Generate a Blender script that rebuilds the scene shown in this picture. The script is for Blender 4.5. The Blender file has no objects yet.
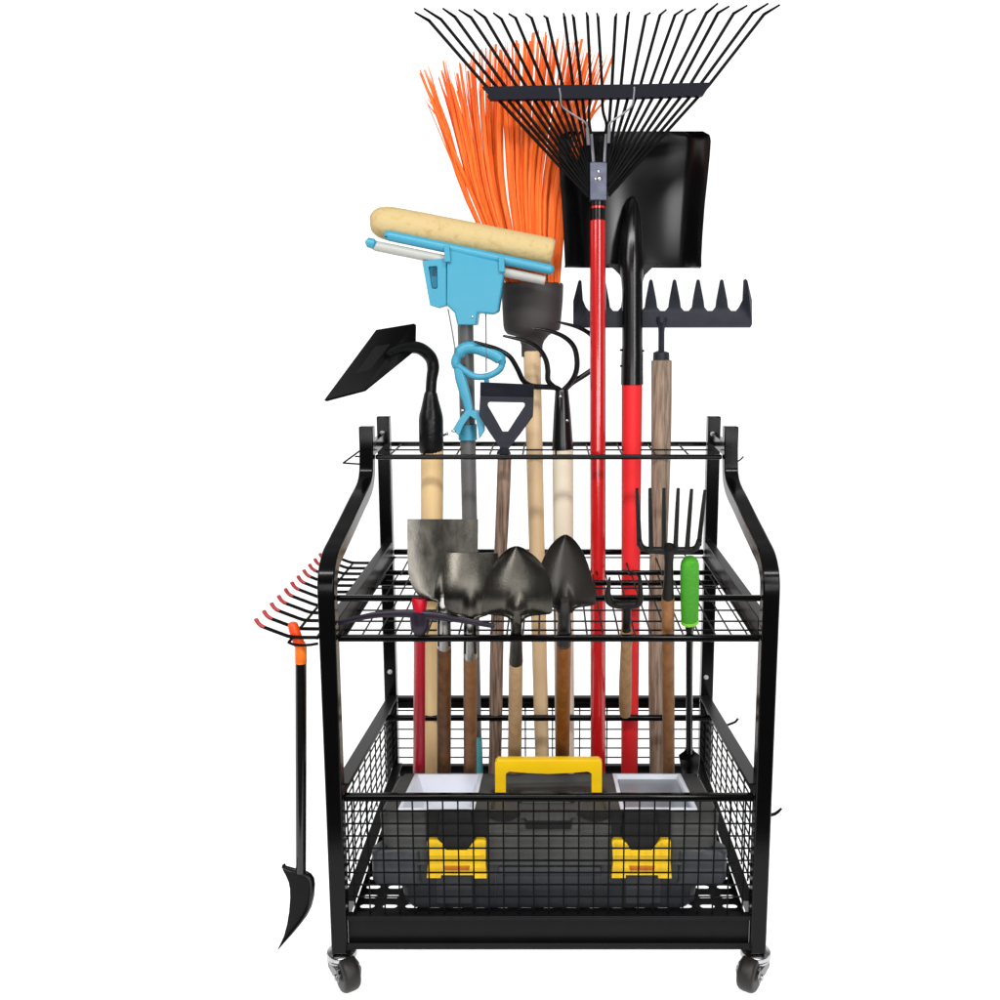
import bpy, bmesh, math, random
from mathutils import Vector, Matrix
random.seed(7)
SC = bpy.context.scene
COL = SC.collection

# ------------------------------------------------------------------ camera
F, PX, PY, PITCH = 967.75, 548.7, 500.0, 0.1623
CAM = Vector((0, -1.3109, 0.9779))
cd = bpy.data.cameras.new('camera'); cam = bpy.data.objects.new('camera', cd); COL.objects.link(cam)
cam.location = CAM; cam.rotation_euler = (math.pi/2 - PITCH, 0, 0)
cd.sensor_width = 36; cd.lens = F/1000*36; cd.shift_x = -(PX-500)/1000; cd.clip_start = .05; cd.clip_end = 200
SC.camera = cam
# ------------------------------------------------------------------ studio surround, with an added glow from below
w = bpy.data.worlds.new('World'); SC.world = w; w.use_nodes = True
nt = w.node_tree; nt.nodes.clear()
tc = nt.nodes.new('ShaderNodeTexCoord'); sx = nt.nodes.new('ShaderNodeSeparateXYZ')
mr = nt.nodes.new('ShaderNodeMapRange'); mr.inputs[1].default_value = -.25; mr.inputs[2].default_value = .35
mr.inputs[3].default_value = .06; mr.inputs[4].default_value = 1.0
mz = nt.nodes.new('ShaderNodeMapRange'); mz.inputs[1].default_value = .45; mz.inputs[2].default_value = .8
mz.inputs[3].default_value = 0; mz.inputs[4].default_value = .35
below_glow = nt.nodes.new('ShaderNodeMapRange'); below_glow.inputs[1].default_value = -.55; below_glow.inputs[2].default_value = -.8
below_glow.inputs[3].default_value = 0; below_glow.inputs[4].default_value = 2.7  # brightness added below the horizon to light the floor from beneath
mx = nt.nodes.new('ShaderNodeMath'); mx.operation = 'MAXIMUM'; mx2 = nt.nodes.new('ShaderNodeMath'); mx2.operation = 'MAXIMUM'
bg = nt.nodes.new('ShaderNodeBackground'); out = nt.nodes.new('ShaderNodeOutputWorld')
bg.inputs[0].default_value = (1, 1, 1, 1)
nt.links.new(tc.outputs['Generated'], sx.inputs[0])
nt.links.new(sx.outputs['Y'], mr.inputs[0]); nt.links.new(sx.outputs['Z'], mz.inputs[0])
mk = nt.nodes.new('ShaderNodeMapRange'); mk.inputs[1].default_value = .38; mk.inputs[2].default_value = .56
mk.inputs[3].default_value = 1; mk.inputs[4].default_value = .12
mm = nt.nodes.new('ShaderNodeMath'); mm.operation = 'MULTIPLY'
nt.links.new(sx.outputs['Z'], mk.inputs[0]); nt.links.new(mr.outputs[0], mm.inputs[0]); nt.links.new(mk.outputs[0], mm.inputs[1])
nt.links.new(mm.outputs[0], mx.inputs[0]); nt.links.new(mz.outputs[0], mx.inputs[1])
mul = nt.nodes.new('ShaderNodeMath'); mul.operation = 'MULTIPLY'; mul.inputs[1].default_value = 1.25
nt.links.new(sx.outputs['Z'], below_glow.inputs[0]); nt.links.new(mx.outputs[0], mx2.inputs[0]); nt.links.new(below_glow.outputs[0], mx2.inputs[1]); nt.links.new(mx2.outputs[0], mul.inputs[0]); nt.links.new(mul.outputs[0], bg.inputs[1]); nt.links.new(bg.outputs[0], out.inputs[0])

def area(name, loc, target, sx_, sy_, power):
    l = bpy.data.lights.new(name, 'AREA'); l.shape = 'RECTANGLE'; l.size = sx_; l.size_y = sy_; l.energy = power
    o = bpy.data.objects.new(name, l); COL.objects.link(o); o.location = loc
    o.rotation_euler = (Vector(target)-Vector(loc)).to_track_quat('-Z', 'Y').to_euler()
area('softbox_key', (-1.5, -1.7, 2.1), (0, .2, .6), .9, 1.3, 28)
area('softbox_fill', (1.05, -1.9, 1.35), (0, .2, .65), .35, 1.2, 27)
area('strip_front', (0, -1.5, 2.6), (0, 0, .5), 2.4, .22, 62)
area('low_fill', (0, -2.4, .75), (0, -.2, .05), 1.8, .6, 22)  # added low lamp, brightens the toolbox front and the floor by the cart
SC.view_settings.view_transform = 'Standard'; SC.view_settings.look = 'None'
SC.view_settings.exposure = 0; SC.view_settings.gamma = 1; SC.view_settings.use_curve_mapping = False
SC.render.engine = 'CYCLES'
SC.cycles.use_denoising = True
SC.cycles.max_bounces = 8

# ------------------------------------------------------------------ projection (photo pixel + depth -> point)
def at(px, py, Y):
    dx = (px-PX)/F; dy = (PY-py)/F
    v = Vector((dx, math.cos(PITCH)+dy*math.sin(PITCH), -math.sin(PITCH)+dy*math.cos(PITCH)))
    return CAM + v*((Y-CAM.y)/v.y)
def mpp(py, Y):                                   # metres per pixel at that spot
    return (at(501, py, Y)-at(500, py, Y)).length

# ------------------------------------------------------------------ materials
MATS = {}
def mat(name, col, rough=.5, metal=0., spec=.5, coat=0., col2=None, scale=(8, 8, 8), detail=4., bump=0., rvar=0., contrast=(.35, .65), bscale=None):
    m = bpy.data.materials.new(name); m.use_nodes = True; n = m.node_tree.nodes; L = m.node_tree.links
    b = n['Principled BSDF']
    b.inputs['Roughness'].default_value = rough; b.inputs['Metallic'].default_value = metal
    b.inputs['Specular IOR Level'].default_value = spec; b.inputs['Coat Weight'].default_value = coat
    b.inputs['Coat Roughness'].default_value = .08
    c2 = col2 or tuple(c*.85 for c in col)
    t = n.new('ShaderNodeTexCoord'); mp = n.new('ShaderNodeMapping'); mp.inputs['Scale'].default_value = scale
    no = n.new('ShaderNodeTexNoise'); no.inputs['Scale'].default_value = 1.; no.inputs['Detail'].default_value = detail
    no.inputs['Roughness'].default_value = .6
    cr = n.new('ShaderNodeValToRGB'); cr.color_ramp.elements[0].position = contrast[0]; cr.color_ramp.elements[1].position = contrast[1]
    cr.color_ramp.elements[0].color = (*c2, 1); cr.color_ramp.elements[1].color = (*col, 1)
    L.new(t.outputs['Object'], mp.inputs[0]); L.new(mp.outputs[0], no.inputs[0]); L.new(no.outputs[0], cr.inputs[0])
    L.new(cr.outputs[0], b.inputs['Base Color'])
    if rvar:
        r = n.new('ShaderNodeMapRange'); r.inputs[3].default_value = rough-rvar; r.inputs[4].default_value = rough+rvar
        L.new(no.outputs[0], r.inputs[0]); L.new(r.outputs[0], b.inputs['Roughness'])
    if bump:
        src = no
        if bscale:
            src = n.new('ShaderNodeTexNoise'); src.inputs['Scale'].default_value = bscale; src.inputs['Detail'].default_value = 5
            L.new(t.outputs['Object'], src.inputs[0])
        bp = n.new('ShaderNodeBump'); bp.inputs['Strength'].default_value = bump; bp.inputs['Distance'].default_value = .002
        L.new(src.outputs[0], bp.inputs['Height']); L.new(bp.outputs[0], b.inputs['Normal'])
    MATS[name] = m; return m
def s2l(r, g, b):
    f = lambda c: (c/255/12.92) if c/255 <= .04045 else ((c/255+.055)/1.055)**2.4
    return (f(r)*.80, f(g)*.80, f(b)*.80)
K = {}
K['black'] = mat('black powder coat', (.0012, .0012, .0013), .15, 0, .15, col2=(.0016, .0016, .0018), scale=(30, 30, 30), rvar=.04, bump=.02, bscale=900)
K['wire'] = mat('black wire coat', (.0018, .0018, .0018), .4, 0, .06)
K['plate'] = mat('black sheet steel', (.0045, .0045, .005), .36, 0, .11, col2=(.0035, .0035, .0038), scale=(20, 20, 20), bump=.05, bscale=700)
K['gloss'] = mat('black gloss enamel', (.0025, .0025, .0027), .25, 0, .36, scale=(6, 6, 6), rvar=.04)
K['pole_gloss'] = mat('black lacquered tube', (.003, .003, .003), .12, 0, .5)
K['forged'] = mat('black forged enamel', (.004, .004, .004), .3, 0, .2, col2=(.003, .003, .003), scale=(60, 60, 60), rvar=.08, bump=.25, bscale=160)
K['slate'] = mat('slate painted steel', s2l(41, 42, 53), .45, 0, .18, col2=s2l(32, 34, 42), scale=(30, 30, 30), rvar=.06, bump=.05, bscale=500)
K['navy'] = mat('dark navy steel', s2l(11, 11, 25), .55, 0, .12)
K['purple'] = mat('dark purple enamel', s2l(34, 25, 39), .34, 0, .25, scale=(30, 30, 30))
K['steel'] = mat('worn dark steel', (.092, .085, .074), .3, 1., .5, col2=(.045, .042, .037), scale=(60, 60, 22), detail=12, rvar=.09, bump=.07, bscale=420)
K['steel_mid'] = mat('olive dark steel', (.098, .09, .076), .27, 1., .5, col2=(.052, .048, .041), scale=(34, 34, 18), detail=12, rvar=.08, bump=.06, bscale=420)
K['strap_steel'] = mat('bright socket steel', (.6, .6, .58), .3, 1., .5, col2=(.45, .45, .43), scale=(60, 60, 10), rvar=.08)
K['steel_olive'] = mat('olive grey steel', (.068, .063, .053), .3, .9, .4, col2=(.046, .043, .036), scale=(70, 70, 26), detail=12, rvar=.06, bump=.1, bscale=420)
K['steel_dark'] = mat('dark brown steel', (.022, .0195, .017), .36, .4, .3, col2=(.024, .021, .018), scale=(40, 40, 18), detail=8, rvar=.08, bump=.1, bscale=420)
K['iron'] = mat('dark tool iron', (.007, .0066, .0056), .36, 0, .12, col2=(.005, .0048, .004), scale=(60, 60, 60), rvar=.1, bump=.12, bscale=300)
K['chrome'] = mat('bright zinc', (.5, .5, .51), .2, 1., .5, col2=(.36, .36, .37), scale=(40, 40, 40), rvar=.06)
K['fork_steel'] = mat('caster fork steel', (.16, .16, .16), .32, .9, .5, col2=(.1, .1, .1), scale=(60, 60, 60), rvar=.08)
K['bolt_zinc'] = mat('zinc bolt head', s2l(190, 190, 190), .4, .2, .5)
K['grey_wire'] = mat('galvanised wire', s2l(126, 126, 132), .35, .3, .4)
K['bracket'] = mat('blue grey bracket', s2l(104, 108, 124), .38, .3, .4, col2=s2l(84, 88, 104), scale=(60, 60, 60))
K['red'] = mat('red fibreglass', s2l(199, 23, 25), .2, 0, .5, .7, col2=s2l(192, 20, 23), scale=(10, 10, 2))
K['red_bright'] = mat('bright red fibreglass', s2l(236, 44, 46), .5, 0, .2, col2=s2l(230, 38, 44), scale=(10, 10, 2))
K['crimson'] = mat('crimson pick handle', s2l(186, 0, 34), .4, 0, .3, col2=s2l(176, 0, 30), scale=(10, 10, 3))
K['blue'] = mat('sky blue plastic', s2l(69, 158, 184), .36, 0, .35, col2=s2l(64, 154, 183), scale=(10, 10, 10), bump=.03, bscale=300)
K['bluecap'] = mat('pale blue grip', s2l(92, 190, 206), .45, 0, .3)
K['greypole'] = mat('grey pole', s2l(112, 112, 112), .45, .2, .3, col2=s2l(106, 106, 106), scale=(20, 20, 4))
K['white'] = mat('white plastic', s2l(185, 185, 178), .4, 0, .4)
K['sponge'] = mat('yellow sponge', s2l(204, 181, 131), .95, 0, .1, col2=s2l(190, 162, 106), scale=(75, 75, 75), detail=8, bump=1., contrast=(.30, .47))
K['cap'] = mat('broom cap', s2l(59, 54, 53), .55, 0, .3, col2=s2l(54, 49, 47), scale=(20, 20, 20), bump=.05, bscale=400)
K['orange'] = mat('orange bristle', s2l(255, 125, 44), .5, 0, .2, col2=s2l(255, 93, 23), scale=(260, 260, 9), detail=2, contrast=(.3, .7))
K['orange_cap'] = mat('orange plastic', s2l(250, 124, 20), .4, 0, .35, col2=s2l(240, 110, 16), scale=(12, 12, 12))
K['orange_top'] = mat('deep orange plastic', s2l(240, 74, 10), .4, 0, .35)
K['green'] = mat('green grip', s2l(71, 165, 33), .55, 0, .25, col2=s2l(62, 151, 27), scale=(200, 200, 200), bump=.15)
K['lime'] = mat('lime band', s2l(140, 226, 50), .5, 0, .3)
K['yellow'] = mat('yellow plastic', s2l(239, 196, 11), .4, 0, .35, col2=s2l(235, 188, 8), scale=(14, 14, 14), bump=.03, bscale=300)
K['amber'] = mat('amber recess', s2l(196, 110, 16), .5, 0, .3)
K['box'] = mat('charcoal plastic', s2l(59, 61, 65), .42, 0, .35, col2=s2l(53, 55, 61), scale=(20, 20, 20), bump=.12, bscale=650)
K['lid'] = mat('grey charcoal plastic', s2l(79, 79, 76), .62, 0, .18, col2=s2l(72, 72, 71), scale=(20, 20, 20), bump=.12, bscale=650)
K['dark'] = mat('dark recess plastic', s2l(18, 18, 19), .45, 0, .3)
K['bin'] = mat('pale grey bin', s2l(235, 238, 248), .35, 0, .4, col2=s2l(228, 233, 243), scale=(10, 10, 10))
K['bin_clear'] = mat('grey blue lid', s2l(133, 141, 151), .3, 0, .4)
K['tip'] = mat('red rubber tip', s2l(179, 53, 52), .4, 0, .4)
K['tyre'] = mat('brown black rubber', s2l(29, 25, 22), .5, 0, .35, col2=s2l(21, 18, 16), scale=(60, 60, 60), bump=.1, bscale=300)
K['floor'] = bpy.data.materials.new('white translucent floor lit from below'); K['floor'].use_nodes = True  # added see-through sheet, light from beneath washes out the cart's shadows
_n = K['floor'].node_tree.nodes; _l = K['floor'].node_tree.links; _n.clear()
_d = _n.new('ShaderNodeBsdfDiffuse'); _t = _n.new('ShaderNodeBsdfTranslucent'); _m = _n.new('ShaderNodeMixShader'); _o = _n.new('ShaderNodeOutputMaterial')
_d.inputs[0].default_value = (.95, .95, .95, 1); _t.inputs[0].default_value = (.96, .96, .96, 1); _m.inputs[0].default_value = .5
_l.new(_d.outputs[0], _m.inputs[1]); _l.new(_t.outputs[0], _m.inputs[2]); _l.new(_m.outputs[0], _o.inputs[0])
def wood(name, a, b, sc=(90, 90, 5), rough=.5, bump=.25, con=(.3, .7)):
    K[name] = mat(name, s2l(*a), rough, 0, .28, col2=s2l(*b), scale=sc, detail=6, bump=bump, contrast=con)
wood('pale_wood', (236, 206, 156), (222, 184, 128), (50, 50, 4), bump=.08)
wood('broom_wood', (226, 196, 156), (214, 180, 138), (60, 60, 3), bump=.06)
wood('cream_wood', (234, 222, 200), (224, 208, 182), (60, 60, 3), bump=.05)
wood('grey_wood', (156, 130, 112), (88, 68, 56), (230, 230, 12), bump=.5, con=(.36, .6))
wood('taupe_wood', (164, 142, 122), (108, 88, 74), (230, 230, 14), bump=.4, con=(.36, .6))
wood('dark_wood', (126, 80, 34), (74, 42, 14), (80, 80, 4))
wood('mid_wood', (156, 108, 68), (126, 82, 46), (80, 80, 5))
wood('tan_wood', (206, 172, 130), (184, 146, 104), (80, 80, 5))
wood('orange_wood', (164, 100, 38), (120, 66, 20), (80, 80, 4), rough=.35)
wood('fork_wood', (160, 110, 64), (122, 78, 40), (80, 80, 5))
wood('turned_wood', (178, 140, 98), (140, 102, 66), (90, 90, 8))

# ------------------------------------------------------------------ mesh helpers
class MB:
    def __init__(s): s.bm = bmesh.new(); s.uvlay = None
    def box(s, c, d, rot=None, taper=None):
        c = Vector(c); vs = []
        for z in (-.5, .5):
            for x, y in ((-.5, -.5), (.5, -.5), (.5, .5), (-.5, .5)):
                k = taper if (taper and z > 0) else (1, 1)
                v = Vector((x*d[0]*k[0], y*d[1]*k[1], z*d[2]))
                if rot: v = rot @ v
                vs.append(s.bm.verts.new(c+v))
        for f in ((3, 2, 1, 0), (4, 5, 6, 7), (0, 1, 5, 4), (1, 2, 6, 5), (2, 3, 7, 6), (3, 0, 4, 7)):
            s.bm.faces.new([vs[i] for i in f])
        return s
    def hexa(s, pts):                                    # 4 bottom + 4 top points
        vs = [s.bm.verts.new(Vector(p)) for p in pts]
        for f in ((3, 2, 1, 0), (4, 5, 6, 7), (0, 1, 5, 4), (1, 2, 6, 5), (2, 3, 7, 6), (3, 0, 4, 7)):
            s.bm.faces.new([vs[i] for i in f])
        return s
    def tube(s, pts, r, seg=10, flat=1., cap=True, closed=False, up=Vector((0, -1, 0)), square=False):
        pts = [Vector(p) for p in pts]; n = len(pts)
        rs = r if isinstance(r, (list, tuple)) else [r]*n
        rings = []; a = None
        for i in range(n):
            if closed: t = pts[(i+1) % n]-pts[i-1]
            else: t = pts[min(i+1, n-1)]-pts[max(i-1, 0)]
            if t.length < 1e-9: t = Vector((0, 0, 1))
            t.normalize()
            if a is None:
                a = up - t*up.dot(t)
                if a.length < .05: a = Vector((1, 0, 0))-t*t.x
            else: a = a-t*a.dot(t)
            a.normalize(); b = t.cross(a)
            ring = []
            for k in range(seg):
                th = 2*math.pi*k/seg + (math.pi/4 if square else 0)
                q = math.sqrt(2) if square else 1
                ring.append(s.bm.verts.new(pts[i]+(a*math.cos(th)*flat+b*math.sin(th))*rs[i]*q))
            rings.append(ring)
        m = n if closed else n-1
        for i in range(m):
            A, B = rings[i], rings[(i+1) % n]
            for k in range(seg):
                s.bm.faces.new((A[k], A[(k+1) % seg], B[(k+1) % seg], B[k]))
        if cap and not closed:
            s.bm.faces.new(rings[0][::-1]); s.bm.faces.new(rings[-1])
        return s
    def bar(s, p0, p1, w, h, up=Vector((0, 0, 1))):       # rectangular bar, h along up
        p0 = Vector(p0); p1 = Vector(p1); t = (p1-p0).normalized()
        a = (up-t*up.dot(t)); a = a.normalized() if a.length > .05 else Vector((1, 0, 0)); b = t.cross(a)
        P = []
        for p in (p0, p1):
            P += [p-b*w/2-a*h/2, p+b*w/2-a*h/2, p+b*w/2+a*h/2, p-b*w/2+a*h/2]
        return s.hexa([P[0], P[1], P[2], P[3], P[4], P[5], P[6], P[7]])
    def prism(s, front, back):                             # two matching loops
        A = [s.bm.verts.new(Vector(p)) for p in front]; B = [s.bm.verts.new(Vector(p)) for p in back]; n = len(A)
        fs = [s.bm.faces.new(A), s.bm.faces.new(B[::-1])]
        for f in fs: f.normal_update()
        for i in range(n): s.bm.faces.new((A[i], B[i], B[(i+1) % n], A[(i+1) % n]))
        bmesh.ops.triangulate(s.bm, faces=fs, quad_method='BEAUTY', ngon_method='EAR_CLIP')
        return s
    def cut(s, poly, Y, th, dy=None):                      # outline in photo pixels at depth Y, thickness th backwards
        yy = (lambda x, y: Y) if dy is None else dy
        fr = [at(x, y, yy(x, y)) for x, y in poly]
        return s.prism(fr, [p+Vector((0, th, 0)) for p in fr])
    def ringplate(s, outer, inner, Y, th):
        fo = [at(x, y, Y) for x, y in outer]; fi = [at(x, y, Y) for x, y in inner]; d = Vector((0, th, 0)); n = len(outer)
        g = [[s.bm.verts.new(p+o) for p in L] for L, o in ((fo, d*0), (fi, d*0), (fo, d), (fi, d))]
        for i in range(n):
            j = (i+1) % n
            s.bm.faces.new((g[0][i], g[0][j], g[1][j], g[1][i])); s.bm.faces.new((g[2][j], g[2][i], g[3][i], g[3][j]))
            s.bm.faces.new((g[0][j], g[0][i], g[2][i], g[2][j])); s.bm.faces.new((g[1][i], g[1][j], g[3][j], g[3][i]))
        return s
    def sheet(s, rows, yfun, th, nv=28, nu=20):            # rows (py, x left, x right); a curved plate with thickness
        ys = [r[0] for r in rows]
        def lerp(t):
            y = ys[0]+(ys[-1]-ys[0])*t
            for a, b in zip(rows, rows[1:]):
                if y <= b[0]+1e-6:
                    k = (y-a[0])/max(1e-6, b[0]-a[0]); return y, a[1]+(b[1]-a[1])*k, a[2]+(b[2]-a[2])*k
            return rows[-1]
        G = []; H = []
        for i in range(nv+1):
            v = i/nv; y, l, r = lerp(v); A = []; B = []
            for j in range(nu+1):
                u = j/nu; x = l+(r-l)*u; p = at(x, y, yfun(u*2-1, v, x, y))
                A.append(s.bm.verts.new(p)); B.append(s.bm.verts.new(p+Vector((0, th, 0))))
            G.append(A); H.append(B)
        for i in range(nv):
            for j in range(nu):
                s.bm.faces.new((G[i][j], G[i+1][j], G[i+1][j+1], G[i][j+1])); s.bm.faces.new((H[i][j+1], H[i+1][j+1], H[i+1][j], H[i][j]))
        def edge(L, M):
            for k in range(len(L)-1): s.bm.faces.new((L[k], L[k+1], M[k+1], M[k]))
        edge(G[0], H[0]); edge(H[-1], G[-1]); edge([r[0] for r in H], [r[0] for r in G]); edge([r[-1] for r in G], [r[-1] for r in H])
        return s
    def sphere(s, c, r, sc=(1, 1, 1), seg=12):
        M = Matrix.Translation(Vector(c)) @ Matrix.Diagonal((r*sc[0], r*sc[1], r*sc[2], 1))
        bmesh.ops.create_uvsphere(s.bm, u_segments=seg, v_segments=seg//2+2, radius=1, matrix=M); return s
    def build(s, name, m, parent=None, smooth=40, bevel=0, label=None):
        bm = s.bm
        if parent is not None:
            r = parent
            while r.parent: r = r.parent
            bmesh.ops.translate(bm, verts=bm.verts, vec=-r.location)
        bmesh.ops.recalc_face_normals(bm, faces=bm.faces)
        me = bpy.data.meshes.new(name); bm.to_mesh(me); bm.free()
        me.materials.append(K[m] if isinstance(m, str) else m)
        if smooth: me.shade_smooth(); me.set_sharp_from_angle(angle=math.radians(smooth))
        o = bpy.data.objects.new(name, me); COL.objects.link(o)
        if parent is not None: o.parent = parent
        if bevel:
            b = o.modifiers.new('bevel', 'BEVEL'); b.width = bevel; b.segments = 2; b.limit_method = 'ANGLE'; b.angle_limit = math.radians(38)
            b.harden_normals = False
        if label: o['label'] = label
        return o
def thing(name, label, cat, loc, group=None):
    o = bpy.data.objects.new(name, None); COL.objects.link(o); o.location = Vector(loc); o.empty_display_size = .02
    o['label'] = label; o['category'] = cat
    if group: o['group'] = group
    return o
def catmull(P, n=6):
    P = [Vector(p) for p in P]; out = []
    for i in range(len(P)-1):
        a, b, c, d = P[max(i-1, 0)], P[i], P[i+1], P[min(i+2, len(P)-1)]
        for k in range(n):
            t = k/n
            out.append(.5*((2*b)+(c-a)*t+(2*a-5*b+4*c-d)*t*t+(3*b-a-3*c+d)*t**3))
    out.append(P[-1]); return out
def lerpN(vals, n):
    out = []
    m = len(vals)-1
    for i in range(n):
        t = i/(n-1)*m; k = min(int(t), m-1); out.append(vals[k]+(vals[k+1]-vals[k])*(t-k))
    return out
def wire(mb, pxs, r, n=6, seg=8, flat=1.):                  # pxs (x, y, Y) in photo pixels and depth; smooth round wire
    P = catmull([at(*p) for p in pxs], n)
    rr = lerpN(r, len(P)) if isinstance(r, (list, tuple)) else r
    return mb.tube(P, rr, seg, flat)
def turned(mb, pts, seg=20, flat=1.):                        # pts (x centre, y, width px, Y)
    P = [at(x, y, Y) for x, y, w_, Y in pts]; R = [w_*mpp(y, Y)/2 for x, y, w_, Y in pts]
    return mb.tube(P, R, seg, flat)
ZB = .1305                                                   # top of the cart's base plate
def footed(x0, y0, Y0, x1, y1, Y1, zb=ZB+.001):               # line through two seen points carried down to the base plate
    a = at(x0, y0, Y0); b = at(x1, y1, Y1); d = b-a
    return a, a+d*((zb-a.z)/d.z)
def handle(root, m, x0, y0, w0, Y0, x1, y1, w1, Y1, name='handle', wob=0, label=None):
    a, e = footed(x0, y0, Y0, x1, y1, Y1); n = 14
    P = []; R = []
    r0 = w0*mpp(y0, Y0)/2; r1 = w1*mpp(y1, Y1)/2
    for i in range(n+1):
        t = i/n; p = a.lerp(e, t)
        if wob: p = p+Vector((math.sin(t*7+wob)*.0018, 0, 0)); 
        P.append(p); R.append((r0+(r1-r0)*t)*(1+(.03*math.sin(t*11+wob) if wob else 0)))
    P.insert(0, P[0]+(P[0]-P[1]).normalized()*.0015); R.insert(0, R[0]*.86)
    return MB().tube(P, R, 20).build(name, m, root, label=label)
def base(x0, y0, Y0, x1, y1, Y1): return footed(x0, y0, Y0, x1, y1, Y1)[1]

# ================================================================== SETTING
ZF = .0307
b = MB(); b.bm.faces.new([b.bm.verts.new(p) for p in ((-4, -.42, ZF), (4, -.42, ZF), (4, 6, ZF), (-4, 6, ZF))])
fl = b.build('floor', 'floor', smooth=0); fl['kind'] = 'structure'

# ================================================================== CART
HX = .3085
cart = thing('storage_cart', 'black steel rolling storage cart with wire shelves holding all the garden tools', 'cart', (0, .25, ZF))
Y1, YT = .5, .336
PW = .0235
def z2(Y): return .5667+.030*Y
def zr(Y): return .3283-.046*Y/.5                             # basket rim
for s in (-1, 1):
    # rear post, front post with a double bend
    b = MB().tube([(s*HX, Y1, .086), (s*HX, Y1, .8405)], PW/2, 4, square=True, up=Vector((0, -1, 0)))
    p = b.build('rear_post', 'black', cart, bevel=.002)
    prof = [(0, .086), (0, .60), (0, .63), (.003, .650), (.014, .664), (.034, .6755), (.068, .6835), (.096, .690), (.141, .700), (.187, .711), (.230, .721), (.268, .7290), (.294, .7370), (.311, .7475), (.3205, .7615), (.326, .785), (.3285, .80), (.3285, .8366)]
    b = MB(); P = [Vector((s*HX, y, z)) for y, z in prof]; P = P[:1]+catmull(P[1:-1], 4)+P[-1:]
    b.tube(P, PW/2, 4, square=True, up=Vector((0, -1, 0)))
    b.build('front_post', 'black', cart, bevel=.002, smooth=50)
    xi = s*(HX-.004)
    # side members
    b = MB().bar((s*(HX), YT+.0127, .792), (s*HX, Y1-.0127, .800), .010, .022)
    b.build('side_rail', 'black', cart, bevel=.001)
    b = MB().bar((xi, .0135, z2(0)+.010), (xi, Y1-.0135, z2(.5)+.006), .016, .030)
    b.bar((s*(HX-.0155), .0135, z2(0)-.0035), (s*(HX-.0155), Y1-.0135, z2(.5)-.0075), .006, .0025)
    b.build('side_rail', 'plate', cart, bevel=.001)
    b = MB().bar((xi, .0135, zr(0)), (xi, Y1-.0135, zr(.5)+.002), .003, .026)
    b.bar((s*(HX-.0065), .0135, zr(0)+.0132), (s*(HX-.0065), Y1-.0135, zr(.5)+.0152), .0215, .0026)
    b.build('side_rail', 'plate', cart, bevel=.0008)
    b = MB().bar((xi, .0135, .133), (xi, Y1-.0135, .133), .003, .046)
    b.bar((s*(HX-.0125), .0135, .1575), (s*(HX-.0125), Y1-.0135, .1575), .017, .0028)
    b.build('base_rail', 'plate', cart, bevel=.0008)
    # side mesh of the basket
    b = MB(); xm = s*(HX+.001)
    n = 10
    for i in range(n):
        y = .03+i*(.44/(n-1)); b.tube([(xm, y, .150), (xm, y, zr(y)-.006)], .0014, 6)
    z = .168
    k = 0
    while k < 8:
        f0 = (k+.7)/8
        b.tube([(xm-s*.0028, .012, .155+(zr(0)-.155)*f0), (xm-s*.0028, .488, .155+(zr(.5)-.155)*f0)], .0014, 6); k += 1
    b.build('side_mesh', 'wire', cart)
def rod(name, y, z, half, r, m='black'):
    # square bar with rounded edges
    return MB().tube([(-half, y, z), (half, y, z)], r, 4, square=True, up=Vector((0, 0, 1))).build(name, m, cart, bevel=r*.55)
IN = HX-PW/2-.0005
rod('ring_bar', YT, .783, IN, .0042); rod('ring_bar', Y1, .788, IN, .0044)
rod('shelf_bar', 0, z2(0), IN, .0048); rod('shelf_bar', 0, .6246, IN, .0042)
rod('shelf_bar', .387, z2(.387)-.011, IN+.004, .0042); rod('shelf_bar', .345, z2(.345)-.018, IN+.004, .0046)
rod('shelf_bar', Y1, z2(.5)-.001, IN, .0052)
rod('divider_bar', .39, .2912, IN+.006, .0052)
rod('basket_bar', 0, zr(0), IN, .0056)
b = MB().bar((-IN, Y1, .2800), (IN, Y1, .2800), .003, .026).bar((-IN, Y1-.008, .2923), (IN, Y1-.008, .2923), .013, .0026)
b.bar((-IN, Y1-.004, .280), (IN, Y1-.004, .280), .004, .003)
b.build('basket_bar', 'plate', cart, bevel=.0008)
# ring wires
b = MB()
b.tube([(-IN, .432, .7845), (IN, .432, .7845)], .0016, 6)
x = -.275
while x < .28:
    b.tube([(x, YT+.003, .7835), (x, Y1-.003, .7885)], .0017, 6); x += .0575
b.build('ring_wires', 'wire', cart)
b = MB()
for y in (.26, .138, .084, .043): b.tube([(-IN, y, z2(y)-.003), (IN, y, z2(y)-.003)], .0014, 6)
x = -.2875
while x < .29:
    b.tube([(x, .003, z2(0)-.0005), (x, .345, z2(.345)-.0035)], .0014, 6); x += .0228
b.tube([(-IN, .465, z2(.465)-.003), (IN, .465, z2(.465)-.003)], .0014, 6)
x = -.26
while x < .28:
    b.tube([(x, .345, z2(.345)-.0035), (x, Y1, z2(.5)-.0005)], .0016, 6); x += .0575
b.build('shelf_mesh', 'wire', cart)
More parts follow.
